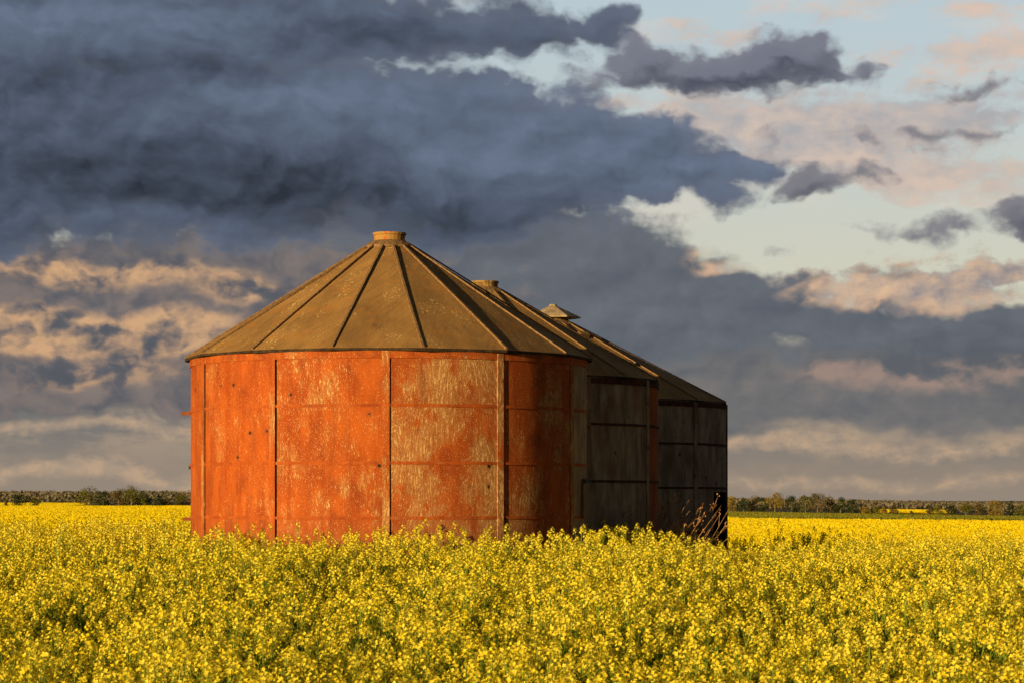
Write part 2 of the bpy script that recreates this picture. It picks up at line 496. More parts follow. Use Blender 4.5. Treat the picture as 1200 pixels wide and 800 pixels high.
# ------------------------------------------------------------------ ground
def field_mat(name, c1, c2, c3, fine=(1.4, .25)):
    m, t = new_mat(name)
    pos = t.new('ShaderNodeNewGeometry').outputs['Position']
    a = t.noise(t.vec('MULTIPLY', pos, (.03, .012, .03)), 1, 5, .6)
    b = t.noise(t.vec('MULTIPLY', pos, (fine[0], fine[1], 1)), 1, 6, .7)
    c = t.noise(t.vec('MULTIPLY', pos, (.006, .09, .02)), 1, 3, .5)
    col = t.mix(t.step(b, .34, .64), c1, c2)
    col = t.mix(t.step(a, .45, .75, 0, .5), col, c3)
    col = t.mix(t.step(c, .50, .72, 0, .55), col, c3)
    return finish(m, t, col, .95, b, .8, .2, .1)

M_SOIL = plain('soil_and_stubble', S(58, 56, 28), S(84, 78, 40), (3, 3), .95)
M_FAR = field_mat('far_canola', S(196, 164, 10), S(236, 204, 18), S(168, 146, 14))
M_GREEN = field_mat('young_crop', S(120, 116, 22), S(168, 150, 30), S(110, 106, 24))

def sheet(name, xs, ys, dz, mat, kind, keep=None, label=None):
    vs = [(x, y, ground_z(x, y)+(dz(x, y) if callable(dz) else dz)) for y in ys for x in xs]
    nx = len(xs); fs = []
    for j in range(len(ys)-1):
        for i in range(nx-1):
            if keep and not keep((xs[i]+xs[i+1])/2, (ys[j]+ys[j+1])/2): continue
            fs.append((j*nx+i, j*nx+i+1, (j+1)*nx+i+1, (j+1)*nx+i))
    me = bpy.data.meshes.new(name); me.from_pydata(vs, [], fs); me.update()
    me.polygons.foreach_set('use_smooth', [True]*len(fs))
    me.materials.append(mat)
    o = bpy.data.objects.new(name, me); COL.objects.link(o)
    if label: tag(o, label)
    o['kind'] = kind
    return o

def frange(a, b, n): return [a+(b-a)*i/n for i in range(n+1)]
gx = sorted(set([-9000, -5000, -2500, -1400, -900]+[round(v, 2) for v in frange(-600, 600, 60)]+[round(v, 2) for v in frange(-40, 40, 20)]+[900, 1400, 2500, 5000, 9000]))
gy = [-6000, -2000, -600, -200]+frange(-60, 160, 55)[:]+frange(180, 1120, 47)+frange(1160, 2600, 24)+[3500, 5000, 9000]
sheet('ground', gx, gy, 0, M_SOIL, 'structure')

CAN = 1.08   # crop height
fx = frange(-520, 520, 104)
sheet('canola_field', fx, frange(60, 160, 30)+frange(170, 850, 68), lambda x, y: CAN-.32, M_FAR, 'structure',
      keep=lambda x, y: y < (840 if x < 30 else 425+.02*x))
sheet('green_crop_field', frange(20, 520, 50), frange(428, 880, 50), .2, M_GREEN, 'structure')
sheet('far_canola_field', frange(-600, 600, 150), frange(900, 1120, 22), .5, M_FAR, 'structure', keep=lambda x, y: x/y < -.172 or .148 < x/y < .173)

# ------------------------------------------------------------------ canola plants
def leafy(name, c1, c2, tcol, tf, rough=.6):
    m, t = new_mat(name)
    rnd = t.new('ShaderNodeObjectInfo').outputs['Random']
    geo = t.new('ShaderNodeNewGeometry')
    isl = geo.outputs['Random Per Island']
    f = t.math('MULTIPLY_ADD', rnd, .4, t.math('MULTIPLY', isl, .6))
    return finish(m, t, t.mix(f, c1, c2), rough, None, spec=.25, transl=(tf, tcol))

M_PETAL = leafy('canola_petal', S(249, 222, 4), S(255, 246, 92), S(251, 224, 6), .28, .42)
M_FARPETAL = leafy('far_canola_petal', S(240, 215, 4), S(250, 230, 16), S(244, 219, 6), .3, .7)
M_BUD = leafy('canola_bud', S(150, 150, 34), S(196, 178, 40), S(170, 160, 34), .25)
M_STEM = leafy('canola_stem', S(100, 130, 34), S(142, 160, 50), S(136, 160, 38), .25)
M_LEAF = leafy('canola_leaf', S(72, 100, 28), S(106, 128, 38), S(112, 140, 28), .35)
PM = [M_PETAL, M_BUD, M_STEM, M_LEAF]

def canola(rng, height, nr, bloom=1.0):
    mb = MB()
    V = Vector
    def flower(c, nrm, s):
        nrm = nrm.normalized(); a = nrm.orthogonal().normalized(); b = nrm.cross(a)
        r = rng.uniform(0, pi)
        for k in range(4):
            th = r+k*pi/2
            d = a*cos(th)+b*sin(th); w = a*-sin(th)+b*cos(th)
            lift = nrm*(s*rng.uniform(.0, .45))
            mb.face([c, c+d*s*.62+w*s*.46+lift*.7, c+d*s*1.05+lift, c+d*s*.62-w*s*.46+lift*.7], None, 0)
    def raceme(base, d, L):
        d = d.normalized(); a = d.orthogonal().normalized(); b = d.cross(a)
        mb.tube([base, base+d*L], [.0028, .0015], 3, 2)
        nf = int(rng.uniform(9, 15)*bloom)
        top = base+d*L
        for k in range(nf):
            th = k*2.4+rng.uniform(-.3, .3); f = k/max(1, nf-1)
            o = a*cos(th)+b*sin(th)
            h = L-.012-.058*f
            rad = .010+.016*min(1, f*1.6)+rng.uniform(-.003, .004)
            c = base+d*(h+.010)+o*rad
            mb.face([base+d*(h-.008), base+d*(h-.006)+a*.0015, c], None, 2)
            flower(c, (o*.75+d*rng.uniform(.3, 1)), rng.uniform(.0105, .0142))
        for k in range(6):
            th = k*2.4; o = a*cos(th)+b*sin(th)
            c = top+o*.006+d*rng.uniform(-.004, .010)
            s = .0042
            mb.face([c-a*s, c+b*s+d*s, c+a*s+d*2*s, c-b*s], None, 1)
            mb.face([c-b*s, c+a*s+d*s, c+b*s+d*2*s, c-a*s], None, 1)
        for k in range(rng.randint(3, 8)):
            th = k*2.4+1; o = a*cos(th)+b*sin(th)
            h = L-.085-.018*k
            if h < .02: break
            p = base+d*h; q = p+(o*.8+d*.75).normalized()*rng.uniform(.025, .045)
            w = d.cross(o)*.0022
            mb.face([p-w, p+w, q+w*.5, q-w*.5], None, 2)
    lean = V((rng.uniform(-.10, .10), rng.uniform(-.10, .10), 0))
    def stem(f): return V((0, 0, height*f))+lean*height*f*f
    mb.tube([stem(0), stem(.4), stem(.75), stem(.9)], [.007, .006, .004, .003], 3, 2)
    raceme(stem(.88), V((lean.x, lean.y, 1)), height*.12+.03)
    for k in range(nr-1):
        f = rng.uniform(.42, .74); th = k*2.4+rng.uniform(-.5, .5)
        o = V((cos(th), sin(th), 0))
        b0 = stem(f)
        tipz = height*rng.uniform(.80, 1.0)
        reach = rng.uniform(.07, .24)
        b1 = b0+o*reach*.6+V((0, 0, (tipz-b0.z)*.35))
        b2 = V((b0.x, b0.y, 0))+o*reach+V((0, 0, tipz-.09))
        mb.tube([b0, b1, b2], [.0042, .0035, .0025], 3, 2)
        raceme(b2, (b2-b1).normalized()+V((0, 0, .8)), rng.uniform(.08, .13))
    for k in range(rng.randint(9, 13)):
        f = rng.uniform(.12, .72); th = k*2.4+rng.uniform(-.4, .4)
        o = V((cos(th), sin(th), 0)); w = V((-sin(th), cos(th), 0))
        L = rng.uniform(.09, .20)*(1.15-.55*f); W = L*.20
        p = stem(f); m_ = p+o*L*.55+V((0, 0, L*.30)); q = p+o*L+V((0, 0, L*rng.uniform(-.35, .3)))
        mb.face([p, m_+w*W, q, m_-w*W], None, 3)
    return mb.mesh('canola_plant', PM)

def source_collection(name, meshes):
    c = bpy.data.collections.new(name)
    for i, me in enumerate(meshes):
        c.objects.link(bpy.data.objects.new(name, me))
    return c

rng = random.Random(5)
near_src = source_collection('canola_plant', [canola(rng, rng.uniform(.98, 1.16), rng.randint(5, 8)) for _ in range(9)])
tall_src = source_collection('canola_tall_plant', [canola(rng, rng.uniform(1.18, 1.34), rng.randint(3, 5), .7) for _ in range(4)])

def clump(rng, n, w, qs, mats, h=CAN, green=.14):
    """a patch of far crop: small upright leaf and petal faces at the canopy top"""
    mb = MB()
    for k in range(n):
        c = Vector((rng.uniform(-w, w), rng.uniform(-w, w), h-.06+rng.uniform(-.24, .10)))
        n_ = Vector((rng.uniform(-1, 1), rng.uniform(-1, 1), rng.uniform(-.1, .7))).normalized()
        a = n_.orthogonal().normalized(); b = n_.cross(a); s = qs*rng.uniform(.6, 1.1)
        mb.face([c-a*s, c-b*s, c+a*s, c+b*s], None, 0 if rng.random() > green else 1)
    return mb.mesh('canola_clump', mats)
M_CROP = leafy('green_crop_leaf', S(112, 112, 26), S(158, 146, 36), S(140, 136, 30), .3)
mid_src = source_collection('canola_clump', [clump(rng, 150, .45, .028, [M_FARPETAL, M_LEAF], green=.10) for _ in range(5)])
far_src = source_collection('canola_patch', [clump(rng, 260, 1.5, .08, [M_FARPETAL, M_LEAF], green=.06) for _ in range(5)])
crop_src = source_collection('crop_patch', [clump(rng, 110, 2.0, .16, [M_CROP, M_LEAF], .42, .15) for _ in range(4)])

def scatter(o, coll, density, seed, smin, smax, tilt, nscale=.35, namp=.22):
    g = bpy.data.node_groups.new('scatter', 'GeometryNodeTree')
    g.interface.new_socket('Geometry', in_out='INPUT', socket_type='NodeSocketGeometry')
    g.interface.new_socket('Geometry', in_out='OUTPUT', socket_type='NodeSocketGeometry')
    t = NT(g)
    gi = t.new('NodeGroupInput'); go = t.new('NodeGroupOutput')
    dp = t.new('GeometryNodeDistributePointsOnFaces'); dp.inputs['Density'].default_value = density
    dp.inputs['Seed'].default_value = seed
    t.l.new(gi.outputs[0], dp.inputs['Mesh'])
    ci = t.new('GeometryNodeCollectionInfo'); ci.inputs['Collection'].default_value = coll
    ci.inputs['Separate Children'].default_value = True; ci.inputs['Reset Children'].default_value = True
    rr = t.new('FunctionNodeRandomValue', data_type='FLOAT_VECTOR')
    rr.inputs[0].default_value = (-tilt, -tilt, 0); rr.inputs[1].default_value = (tilt, tilt, 6.283)
    rr.inputs['Seed'].default_value = seed+3
    rs = t.new('FunctionNodeRandomValue', data_type='FLOAT'); rs.inputs[2].default_value = smin; rs.inputs[3].default_value = smax
    rs.inputs['Seed'].default_value = seed+7
    pos = t.new('GeometryNodeInputPosition').outputs[0]
    nz = t.noise(pos, nscale, 3, .6)
    sc = t.math('MULTIPLY', rs.outputs[1], t.math('MULTIPLY_ADD', t.math('SUBTRACT', nz, .5), namp*2, 1.0))
    ip = t.new('GeometryNodeInstanceOnPoints'); ip.inputs['Pick Instance'].default_value = True
    t.l.new(dp.outputs['Points'], ip.inputs['Points']); t.l.new(ci.outputs[0], ip.inputs['Instance'])
    t.l.new(rr.outputs[0], ip.inputs['Rotation']); t.l.new(t.comb(sc, sc, sc), ip.inputs['Scale'])
    t.l.new(ip.outputs[0], go.inputs[0])
    md = o.modifiers.new('scatter', 'NODES'); md.node_group = g

def clear_of_bins(x, y, m=.22):
    return all((x-a)**2+(y-b)**2 > (r+m)**2 for a, b, r in BINS)

near = sheet('canola_crop', frange(-16, 16, 96), frange(4, 37.4, 100), .004, M_SOIL, 'stuff',
             keep=lambda x, y: clear_of_bins(x, y) and y < (33.2 if x > 2.2 else 35.5), label='blooming yellow canola plants filling the foreground up to the bins')
near['category'] = 'canola'
scatter(near, near_src, 25, 1, .78, 1.04, .15, .8, .22)
tall = sheet('tall_canola', frange(-16, 16, 96), frange(8, 37.4, 88), .004, M_SOIL, 'stuff',
             keep=lambda x, y: clear_of_bins(x, y, .35) and y < (33.2 if x > 2.2 else 35.5) and mnoise.noise(Vector((x*.8, y*.5, 9))) > .02, label='taller straggling canola stalks rising above the crop')
tall['category'] = 'canola'
scatter(tall, tall_src, 1.6, 21, .80, .95, .12)
def strip(name, coll, y0, y1, side, dens, seed, label, cat, keep=None, x0=-400, x1=400):
    o = sheet(name, frange(x0, x1, 100), frange(y0, y1, 40), .006, M_SOIL, 'stuff', label=label,
              keep=lambda x, y: abs(x) < .215*y+side and (keep is None or keep(x, y)))
    o['category'] = cat
    scatter(o, coll, dens, seed, .85, 1.12, .06, .04, .10)
edge = lambda x, y: y < (838 if x < 40 else 425+.02*x)
strip('canola_band', mid_src, 64, 200, 18, 2.6, 31, 'smooth band of yellow canola just beyond the rise', 'canola', None, -80, 80)
strip('far_canola_crop', far_src, 200, 840, 25, .34, 41, 'flat yellow canola reaching to the distant tree rows', 'canola', edge)
strip('green_crop', crop_src, 430, 868, 30, .16, 51, 'strip of olive green crop before the right tree row', 'crop', lambda x, y: x > 36)
strip('far_canola_strip', far_src, 905, 1110, 30, .25, 61, 'thin yellow strips glimpsed behind the tree rows', 'canola', lambda x, y: x/y < -.174 or .150 < x/y < .171)

# ------------------------------------------------------------------ dry brush by the rear bin
M_DRY = plain('dry_stalk', S(150, 104, 66), S(208, 164, 112), (30, 6))
M_DRYD = plain('dry_dark_stalk', S(84, 54, 36), S(140, 98, 62), (30, 6))
def dry_weed(x, y, n, h, leanx, spread, label, mat, seed):
    r = random.Random(seed)
    mb = MB()
    for k in range(n):
        b = Vector((r.gauss(0, .09*spread), r.gauss(0, .07), 0))
        H = h*r.uniform(.55, 1.0); lx = leanx*r.uniform(.4, 1.2)*H+r.gauss(0, .06); ly = r.gauss(-.05, .08)
        pts = [b+Vector((lx*f**1.5, ly*f, H*f-.12*abs(lx)*f*f)) for f in (0, .35, .7, 1)]
        mb.tube(pts, [.004, .0035, .0028, .0014], 4)
        for j in range(r.randint(2, 5)):
            f = r.uniform(.4, .95)
            p = b+Vector((lx*f**1.5, ly*f, H*f-.12*abs(lx)*f*f))
            q = p+Vector((r.uniform(-.03, .12)*(1 if leanx > 0 else -1), r.uniform(-.06, .06), r.uniform(.06, .17)))
            mb.tube([p, (p+q)/2+Vector((0, 0, -.01)), q], [.003, .0025, .0012], 3)
            for s in range(3):
                e = q+Vector((r.uniform(-.02, .03), r.uniform(-.02, .02), r.uniform(-.04, .02)))
                mb.face([e, e+Vector((.008, 0, .012)), e+Vector((.004, .008, .022)), e+Vector((-.006, 0, .01))])
    me = mb.mesh('dry_weed', [mat])
    o = bpy.data.objects.new('dry_weed', me); COL.objects.link(o)
    o.location = (x, y, ground_z(x, y))
    tag(o, label, 'dry weed', 'dead brown weeds beside the grey bins')
dry_weed(1.56, 29.7, 58, 1.60, .50, 2.2, 'tallest clump of dead brown stalks leaning right before the black opening', M_DRY, 2)
dry_weed(1.22, 29.9, 34, 1.42, .26, 2.0, 'thinner dark dead stalks left of the tall leaning clump', M_DRYD, 3)

# ------------------------------------------------------------------ trees
def tree_mats(name, c1, c2, tc):
    m, t = new_mat(name)
    isl = t.new('ShaderNodeNewGeometry').outputs['Random Per Island']
    rnd = t.new('ShaderNodeObjectInfo').outputs['Random']
    tc_ = t.new('ShaderNodeTexCoord').outputs['Object']
    n = t.noise(tc_, .9, 2, .5)
    f = t.math('ADD', t.math('MULTIPLY', isl, .5), t.math('MULTIPLY', n, .5))
    col = t.mix(f, c1, c2)
    return finish(m, t, col, .8, None, spec=.15, transl=(.25, tc))
M_BARK = plain('tree_bark', S(92, 80, 62), S(140, 126, 100), (6, 1))
TREE_COL = {'olive': tree_mats('olive_leaves', S(70, 76, 28), S(122, 118, 44), S(116, 116, 36)),
            'dark': tree_mats('dark_leaves', S(36, 48, 28), S(64, 76, 40), S(60, 76, 30)),
            'golden': tree_mats('golden_leaves', S(112, 98, 32), S(160, 134, 50), S(146, 124, 40)),
            'brown': tree_mats('brown_leaves', S(78, 70, 40), S(116, 100, 60), S(110, 96, 46))}

WOOD_COL = [tree_mats('far_wood_haze_grey', S(112, 104, 86), S(140, 128, 106), S(126, 116, 94)), tree_mats('far_wood_haze_green', S(92, 92, 72), S(122, 118, 92), S(108, 106, 80))]  # distance haze is put into these paled, greyed leaf colours
def crown_mesh(rng, h, w, kind, nleaf=900, low=.08, spire=False):
    mb = MB()
    lobes = []
    for k in range(11):
        f = rng.uniform(low+.1, .86); th = k*2.4
        rr = w*.5*(1-f*.85 if spire else (1-abs(f-.5)**1.6*1.6))
        lobes.append((Vector((cos(th)*rr*rng.uniform(.35, .75), sin(th)*rr*rng.uniform(.35, .75), h*f)), max(.12*w, rr*rng.uniform(.38, .62))))
    lobes.append((Vector((rng.uniform(-.1, .1)*w, 0, h*.84)), w*(.10 if spire else .2)))
    for k in range(nleaf):
        c, r = rng.choice(lobes)
        d = Vector((rng.gauss(0, 1), rng.gauss(0, 1), rng.gauss(0, .85))).normalized()
        p = c+d*r*(rng.random()**.35)
        if p.z > h: p.z = h-rng.uniform(0, .1)
        if p.z < .05: p.z = rng.uniform(.05, .5)
        n = (d+Vector((rng.gauss(0, .6), rng.gauss(0, .6), rng.gauss(0, .6)))).normalized()
        a = n.orthogonal().normalized(); b = n.cross(a); s = rng.uniform(.10, .24)
        mb.face([p-a*s, p-b*s*.8+n*s*.3, p+a*s, p+b*s*.8+n*s*.3])
    return mb.mesh('crown', [TREE_COL[kind]])

def trunk_mesh(rng, h, w):
    mb = MB()
    r0 = .02*h+.05
    mb.tube([(0, 0, -.2), (.05, 0, h*.3), (.0, .06, h*.55), (.04, 0, h*.8)], [r0, r0*.75, r0*.5, r0*.2], 6)
    for k in range(6):
        th = k*2.4; f = rng.uniform(.18, .5)
        b = Vector((0, 0, h*f)); e = b+Vector((cos(th)*w*.3, sin(th)*w*.3, h*rng.uniform(.12, .3)))
        mb.tube([b, (b+e)/2+Vector((0, 0, .1)), e], [r0*.45, r0*.3, r0*.12], 4)
    return mb.mesh('trunk', [M_BARK])

TR = 850.0
def tree(px, top, base, wpx, kind, label, name='tree', cat='tree', group='trees along the far field edge', dist=TR, spire=False, low=.05):
    x = (px-600)/FPX*dist; z = ground_z(x, dist)
    h = (585-top)*dist/FPX+EYE-z
    h = max(1.2, h)
    w = wpx/FPX*dist
    r = random.Random(int(px*7+top))
    root = empty(name, (x, dist, z), r.uniform(0, 6))
    tag(root, label, cat, group)
    for nm, me in (('crown', crown_mesh(r, h, w, kind, int(420+h*w*16), low, spire)), ('trunk', trunk_mesh(r, h, w))):
        o = bpy.data.objects.new(nm, me); COL.objects.link(o); o.parent = root

GL = 'trees and bushes along the field edge left of the bins'
GR = 'trees and bushes along the field edge right of the bins'
# left of the bins
tree(8, 583, 589, 7, 'brown', 'tiny brown shrub at the far left end of the tree row', 'shrub', 'shrub', GL)
tree(22, 578, 589, 20, 'dark', 'low dark rounded shrub in the gap left of the big bushy trees', 'shrub', 'shrub', GL)
tree(42, 581, 589, 14, 'olive', 'lower olive shrub right beside the low dark rounded one', 'shrub', 'shrub', GL)
tree(102, 569, 589, 28, 'olive', 'broad olive tree that begins the bushy row left of the bins', 'tree', 'tree', GL)
tree(121, 574, 589, 20, 'dark', 'dark tree between the two broad olive crowns on the left', 'tree', 'tree', GL)
tree(139, 571, 589, 20, 'brown', 'brownish tree on the left flank of the tallest left crown', 'tree', 'tree', GL)
tree(154, 568, 589, 30, 'olive', 'tallest broad crown in the left row, nearer the red bin', 'tree', 'tree', GL)
tree(168, 574, 589, 20, 'dark', 'dark tree behind the small round pale bush on the left', 'tree', 'tree', GL, TR+14)
tree(170, 582, 589, 11, 'olive', 'small round pale bush before the dark tree on the left', 'bush', 'bush', GL, TR-8)
tree(186, 581, 589, 17, 'dark', 'low dark bush right of the small round pale one', 'bush', 'bush', GL)
tree(196, 582, 589, 14, 'brown', 'low brown bush between the dark bush and the red bin', 'bush', 'bush', GL)
tree(212, 579, 589, 20, 'olive', 'olive tree just left of the red bin wall', 'tree', 'tree', GL, TR+10)
# hidden behind the bins nothing shows; right of the bins
tree(857, 580, 598, 15, 'golden', 'golden tree touching the right edge of the rear bin', 'tree', 'tree', GR)
tree(871, 582, 598, 18, 'dark', 'dark tree second from the rear bin in the right row', 'tree', 'tree', GR)
tree(884, 579, 598, 20, 'brown', 'brownish tree with a lit top between two darker trees', 'tree', 'tree', GR, TR+10)
tree(894, 581, 598, 15, 'dark', 'narrow dark tree just left of the brightest golden tree', 'tree', 'tree', GR)
tree(908, 576, 598, 24, 'golden', 'brightest wide golden tree in the right row', 'tree', 'tree', GR)
tree(928, 579, 598, 20, 'dark', 'dark round tree just right of the brightest golden tree', 'tree', 'tree', GR)
tree(944, 579, 598, 20, 'olive', 'olive tree near the middle of the right row', 'tree', 'tree', GR)
tree(958, 577, 598, 22, 'brown', 'wide brown tree near the middle of the right row', 'tree', 'tree', GR)
tree(973, 580, 598, 20, 'brown', 'brown tree left of the two darkest trees', 'tree', 'tree', GR, TR+12)
tree(985, 581, 598, 18, 'dark', 'first of the two darkest trees ending the long row', 'tree', 'tree', GR)
tree(999, 584, 599, 17, 'dark', 'shorter of the two darkest trees, at the right end of the long row', 'tree', 'tree', GR)
tree(1014, 593, 600, 15, 'golden', 'low golden bush in the gap right of the long row', 'bush', 'bush', GR)
tree(1026, 593, 600, 12, 'olive', 'low olive bush between the golden and the pale bush', 'bush', 'bush', GR)
tree(1036, 593, 600, 9, 'golden', 'small pale bush in the middle of the gap', 'bush', 'bush', GR, TR-10)
tree(1047, 592, 600, 13, 'brown', 'brown bush with dark edge beside the open yellow strip', 'bush', 'bush', GR)
tree(1068, 598, 601, 6, 'brown', 'tiny brown bush alone on the open yellow strip', 'bush', 'bush', GR)
tree(1090, 594, 601, 10, 'brown', 'low brown bush at the left foot of the far right row', 'bush', 'bush', GR)
tree(1100, 591, 601, 18, 'olive', 'first rounded olive tree of the far right row', 'tree', 'tree', GR)
tree(1114, 590, 601, 16, 'dark', 'dark rounded tree second in the far right row', 'tree', 'tree', GR)
tree(1132, 589, 602, 22, 'olive', 'olive tree third in the far right row', 'tree', 'tree', GR)
tree(1147, 589, 602, 16, 'brown', 'brown tree left of the widest far right crown', 'tree', 'tree', GR)
tree(1166, 586, 602, 26, 'golden', 'widest golden crown near the right border', 'tree', 'tree', GR)
tree(1185, 584, 602, 14, 'dark', 'dark pointed spruce standing above the far right row', 'spruce_tree', 'tree', GR, TR+20, True)
tree(1196, 591, 603, 18, 'olive', 'last olive tree cut by the right border', 'tree', 'tree', GR)

# distant woods on the rising ground: one mass
def woods():
    r = random.Random(77)
    mb = MB()
    V = Vector
    for k in range(2400):
        y = r.uniform(1150, 1900); x = r.uniform(-.27, .27)*y
        px = 600+x/y*FPX
        z = ground_z(x, y)
        H = r.uniform(6.3, 8.0)*(.80 if x < 0 else .52)
        w = r.uniform(6, 11)
        mi = r.choice((0, 0, 1))
        for j in range(40):
            d = V((r.gauss(0, 1), r.gauss(0, 1), r.gauss(0, 1))).normalized()
            p = V((x, y, z+H*.55))+V((d.x*w*.5, d.y*w*.5, d.z*H*.5))*(r.random()**.3)
            n = (d+V((r.gauss(0, .5), r.gauss(0, .5), r.gauss(0, .5)))).normalized()
            a = n.orthogonal().normalized(); b = n.cross(a); s = r.uniform(.45, 1.0)
            mb.face([p-a*s, p-b*s*.8, p+a*s, p+b*s*.8], None, mi)
    me = mb.mesh('distant_wood', WOOD_COL)
    o = bpy.data.objects.new('distant_wood', me); COL.objects.link(o)
    tag(o, 'far wood in haze-paled colours along the horizon behind the field edge trees', 'wood', None, 'stuff')
woods()

# weedy strip with dark tufts between canola and green crop on the right
def weeds():
    r = random.Random(9); mb = MB()
    for k in range(120):
        x = r.uniform(40, 130) if k % 3 else r.choice((56, 78, 84, 60, 100))+r.gauss(0, 2)
        y = 427+.02*x+r.uniform(-1.5, 1.5)
        z = ground_z(x, y)
        for j in range(8):
            p = Vector((x+r.gauss(0, .7), y+r.gauss(0, .3), z+CAN-.1+r.uniform(-.4, .45)))
            s = r.uniform(.1, .22); a = Vector((r.uniform(-1, 1), .4, r.uniform(-1, 1))).normalized(); b = a.orthogonal().normalized()
            mb.face([p-a*s, p-b*s, p+a*s, p+b*s])
    me = mb.mesh('weed_strip', [TREE_COL['dark']])
    o = bpy.data.objects.new('weed_strip', me); COL.objects.link(o)
    tag(o, 'thin broken line of dark weeds between yellow canola and green crop', 'weeds', None, 'stuff')
weeds()

# ------------------------------------------------------------------ sun
sd = bpy.data.lights.new('sun', 'SUN')
sd.energy = 5.0; sd.angle = radians(.5); sd.color = (1.0, .71, .35)
so = bpy.data.objects.new('sun', sd); COL.objects.link(so)
az, el = radians(SUN_AZ), radians(SUN_EL)
to_sun = Vector((-sin(az)*cos(el), -cos(az)*cos(el), sin(el)))
so.rotation_euler = to_sun.to_track_quat('Z', 'Y').to_euler()
so.location = (-20, -20, 20)

# ------------------------------------------------------------------ sky
world = bpy.data.worlds.new('World'); scene.world = world
world.use_nodes = True
world.node_tree.nodes.clear()
t = NT(world.node_tree)
sky = t.new('ShaderNodeTexSky', sky_type='NISHITA')
sky.sun_disc = False; sky.sun_elevation = el; sky.sun_rotation = pi+az
sky.altitude = 600; sky.air_density = 1.0; sky.dust_density = 1.0; sky.ozone_density = 1.0
K = 1/(SKY_STRENGTH*2**EXPOSURE)
def C(r, g, b):
    c = S(r, g, b)
    return (c[0]*K, c[1]*K, c[2]*K, 1)
D = t.vec('NORMALIZE', t.new('ShaderNodeTexCoord').outputs['Generated'])
dx, dy, dz = t.sep(D)
A_ = 29.25                          # one unit = 100 px of the photograph = 1.96 degrees of sky
azm = t.math('MULTIPLY', t.math('ARCTAN2', dx, dy), A_)
elv = t.math('MULTIPLY', t.math('ARCSINE', dz), A_)
UV = t.comb(azm, elv, 0)                                  # azimuth and elevation
def n2(v, scale, detail, rough=.55, dist=0, color=False):
    n = t.new('ShaderNodeTexNoise', noise_dimensions='2D')
    t.put(n.inputs['Vector'], v); t.put(n.inputs['Scale'], scale); t.put(n.inputs['Detail'], detail)
    t.put(n.inputs['Roughness'], rough); t.put(n.inputs['Distortion'], dist)
    return n.outputs['Color'] if color else n.outputs['Fac']
def v2(v, scale, detail):
    n = t.new('ShaderNodeTexVoronoi', voronoi_dimensions='2D', feature='SMOOTH_F1')
    t.put(n.inputs['Vector'], v); t.put(n.inputs['Scale'], scale); t.put(n.inputs['Detail'], detail)
    n.inputs['Smoothness'].default_value = .5; n.inputs['Roughness'].default_value = .5
    return n.outputs['Distance']
def at(sx=1, sy=1, ox=0, oy=0): return t.vec('MULTIPLY_ADD', UV, (sx, sy, 1)) if False else t.vec('ADD', t.vec('MULTIPLY', UV, (sx, sy, 0)), (ox, oy, 0))
def wig(scale, amp, detail=3, ox=0, oy=0, ratio=.65):
    s = t.vec('SUBTRACT', n2(at(1, 1.4, ox, oy), scale, detail, .6, color=True), (.5, .5, .5))
    return t.vec('MULTIPLY', s, (amp*2.6, amp*2.6*ratio, 0))
W1 = wig(.5, .42, 4)
W2 = wig(2.4, .085, 3, 7, 3, .9)
Wsoft = t.vec('ADD', UV, W1)
Wedge = t.vec('ADD', Wsoft, W2)
def lump(ox, oy):
    # rounded cauliflower heads, two sizes
    p = t.vec('ADD', t.vec('MULTIPLY', Wedge, (1, 1.35, 0)), (ox, oy, 0))
    return t.math('SUBTRACT', .55, v2(p, 1.55, 2.5))
L0 = lump(0, 0)
L1 = lump(-.10, .20)                                      # the same field a step towards the light
relief = t.math('SUBTRACT', L0, L1)
fb = n2(at(1, 1.6, 3, 1), .75, 7, .60, .2)
fine = n2(at(1, 1.6, 1, 6), 3.2, 7, .66, .15)
fbs = n2(at(.30, 1.6, 2, 8), .9, 7, .6, .2)              # level streaks
fbw = n2(at(.6, 1.2, 5, 5), .55, 5, .55, .3)
c5 = lambda x: t.math('SUBTRACT', x, .5)
def blobs(vec, lst):
    acc = None
    for px, py, rx, ry in lst:
        c = ((px-600)/100, (585-py)/100, 0)
        d = t.vec('MULTIPLY', t.vec('SUBTRACT', vec, c), (100/rx, 100/ry, 0))
        v = t.math('SUBTRACT', 1.0, t.vec('LENGTH', d))
        v = t.math('MULTIPLY', v, min(rx, ry*2.0)/100)     # in units of 100 px
        acc = v if acc is None else t.math('SMOOTH_MAX', acc, v, .15)
    return acc
# clear sky: the Nishita gradient with thin high veil
col = t.mix(.82, sky.outputs[0], t.mix(t.step(elv, 1.5, 6.0), C(212, 204, 182), C(190, 205, 213)))
col = t.mix(t.step(t.math('MULTIPLY_ADD', c5(fbs), 3.0, t.math('MULTIPLY', c5(fb), 2.0)), .0, .6, 0, .35), col, C(222, 208, 194))
# low overcast veil in level bands
band = t.math('MULTIPLY_ADD', c5(fbs), 1.6, elv)
veil = t.mix(t.step(t.math('MULTIPLY_ADD', c5(fine), .3, fbs), .40, .66), C(118, 116, 114), C(166, 148, 128))
veil = t.mix(t.step(elv, .1, 1.0), C(148, 134, 120), veil)
col = t.mix(t.step(band, 1.5, 2.4, 1, 0), col, veil)
# light bands near the horizon
lb = blobs(Wsoft, [(930, 518, 200, 11), (1120, 525, 120, 8), (880, 562, 260, 6), (1130, 566, 200, 6), (90, 500, 260, 11), (100, 560, 300, 11)])
lb = t.math('ADD', lb, t.math('MULTIPLY', c5(fine), .28))
col = t.mix(t.step(lb, -.10, .22, 0, .8), col, t.mix(t.step(fine, .4, .65), C(176, 154, 132), C(194, 164, 134)))

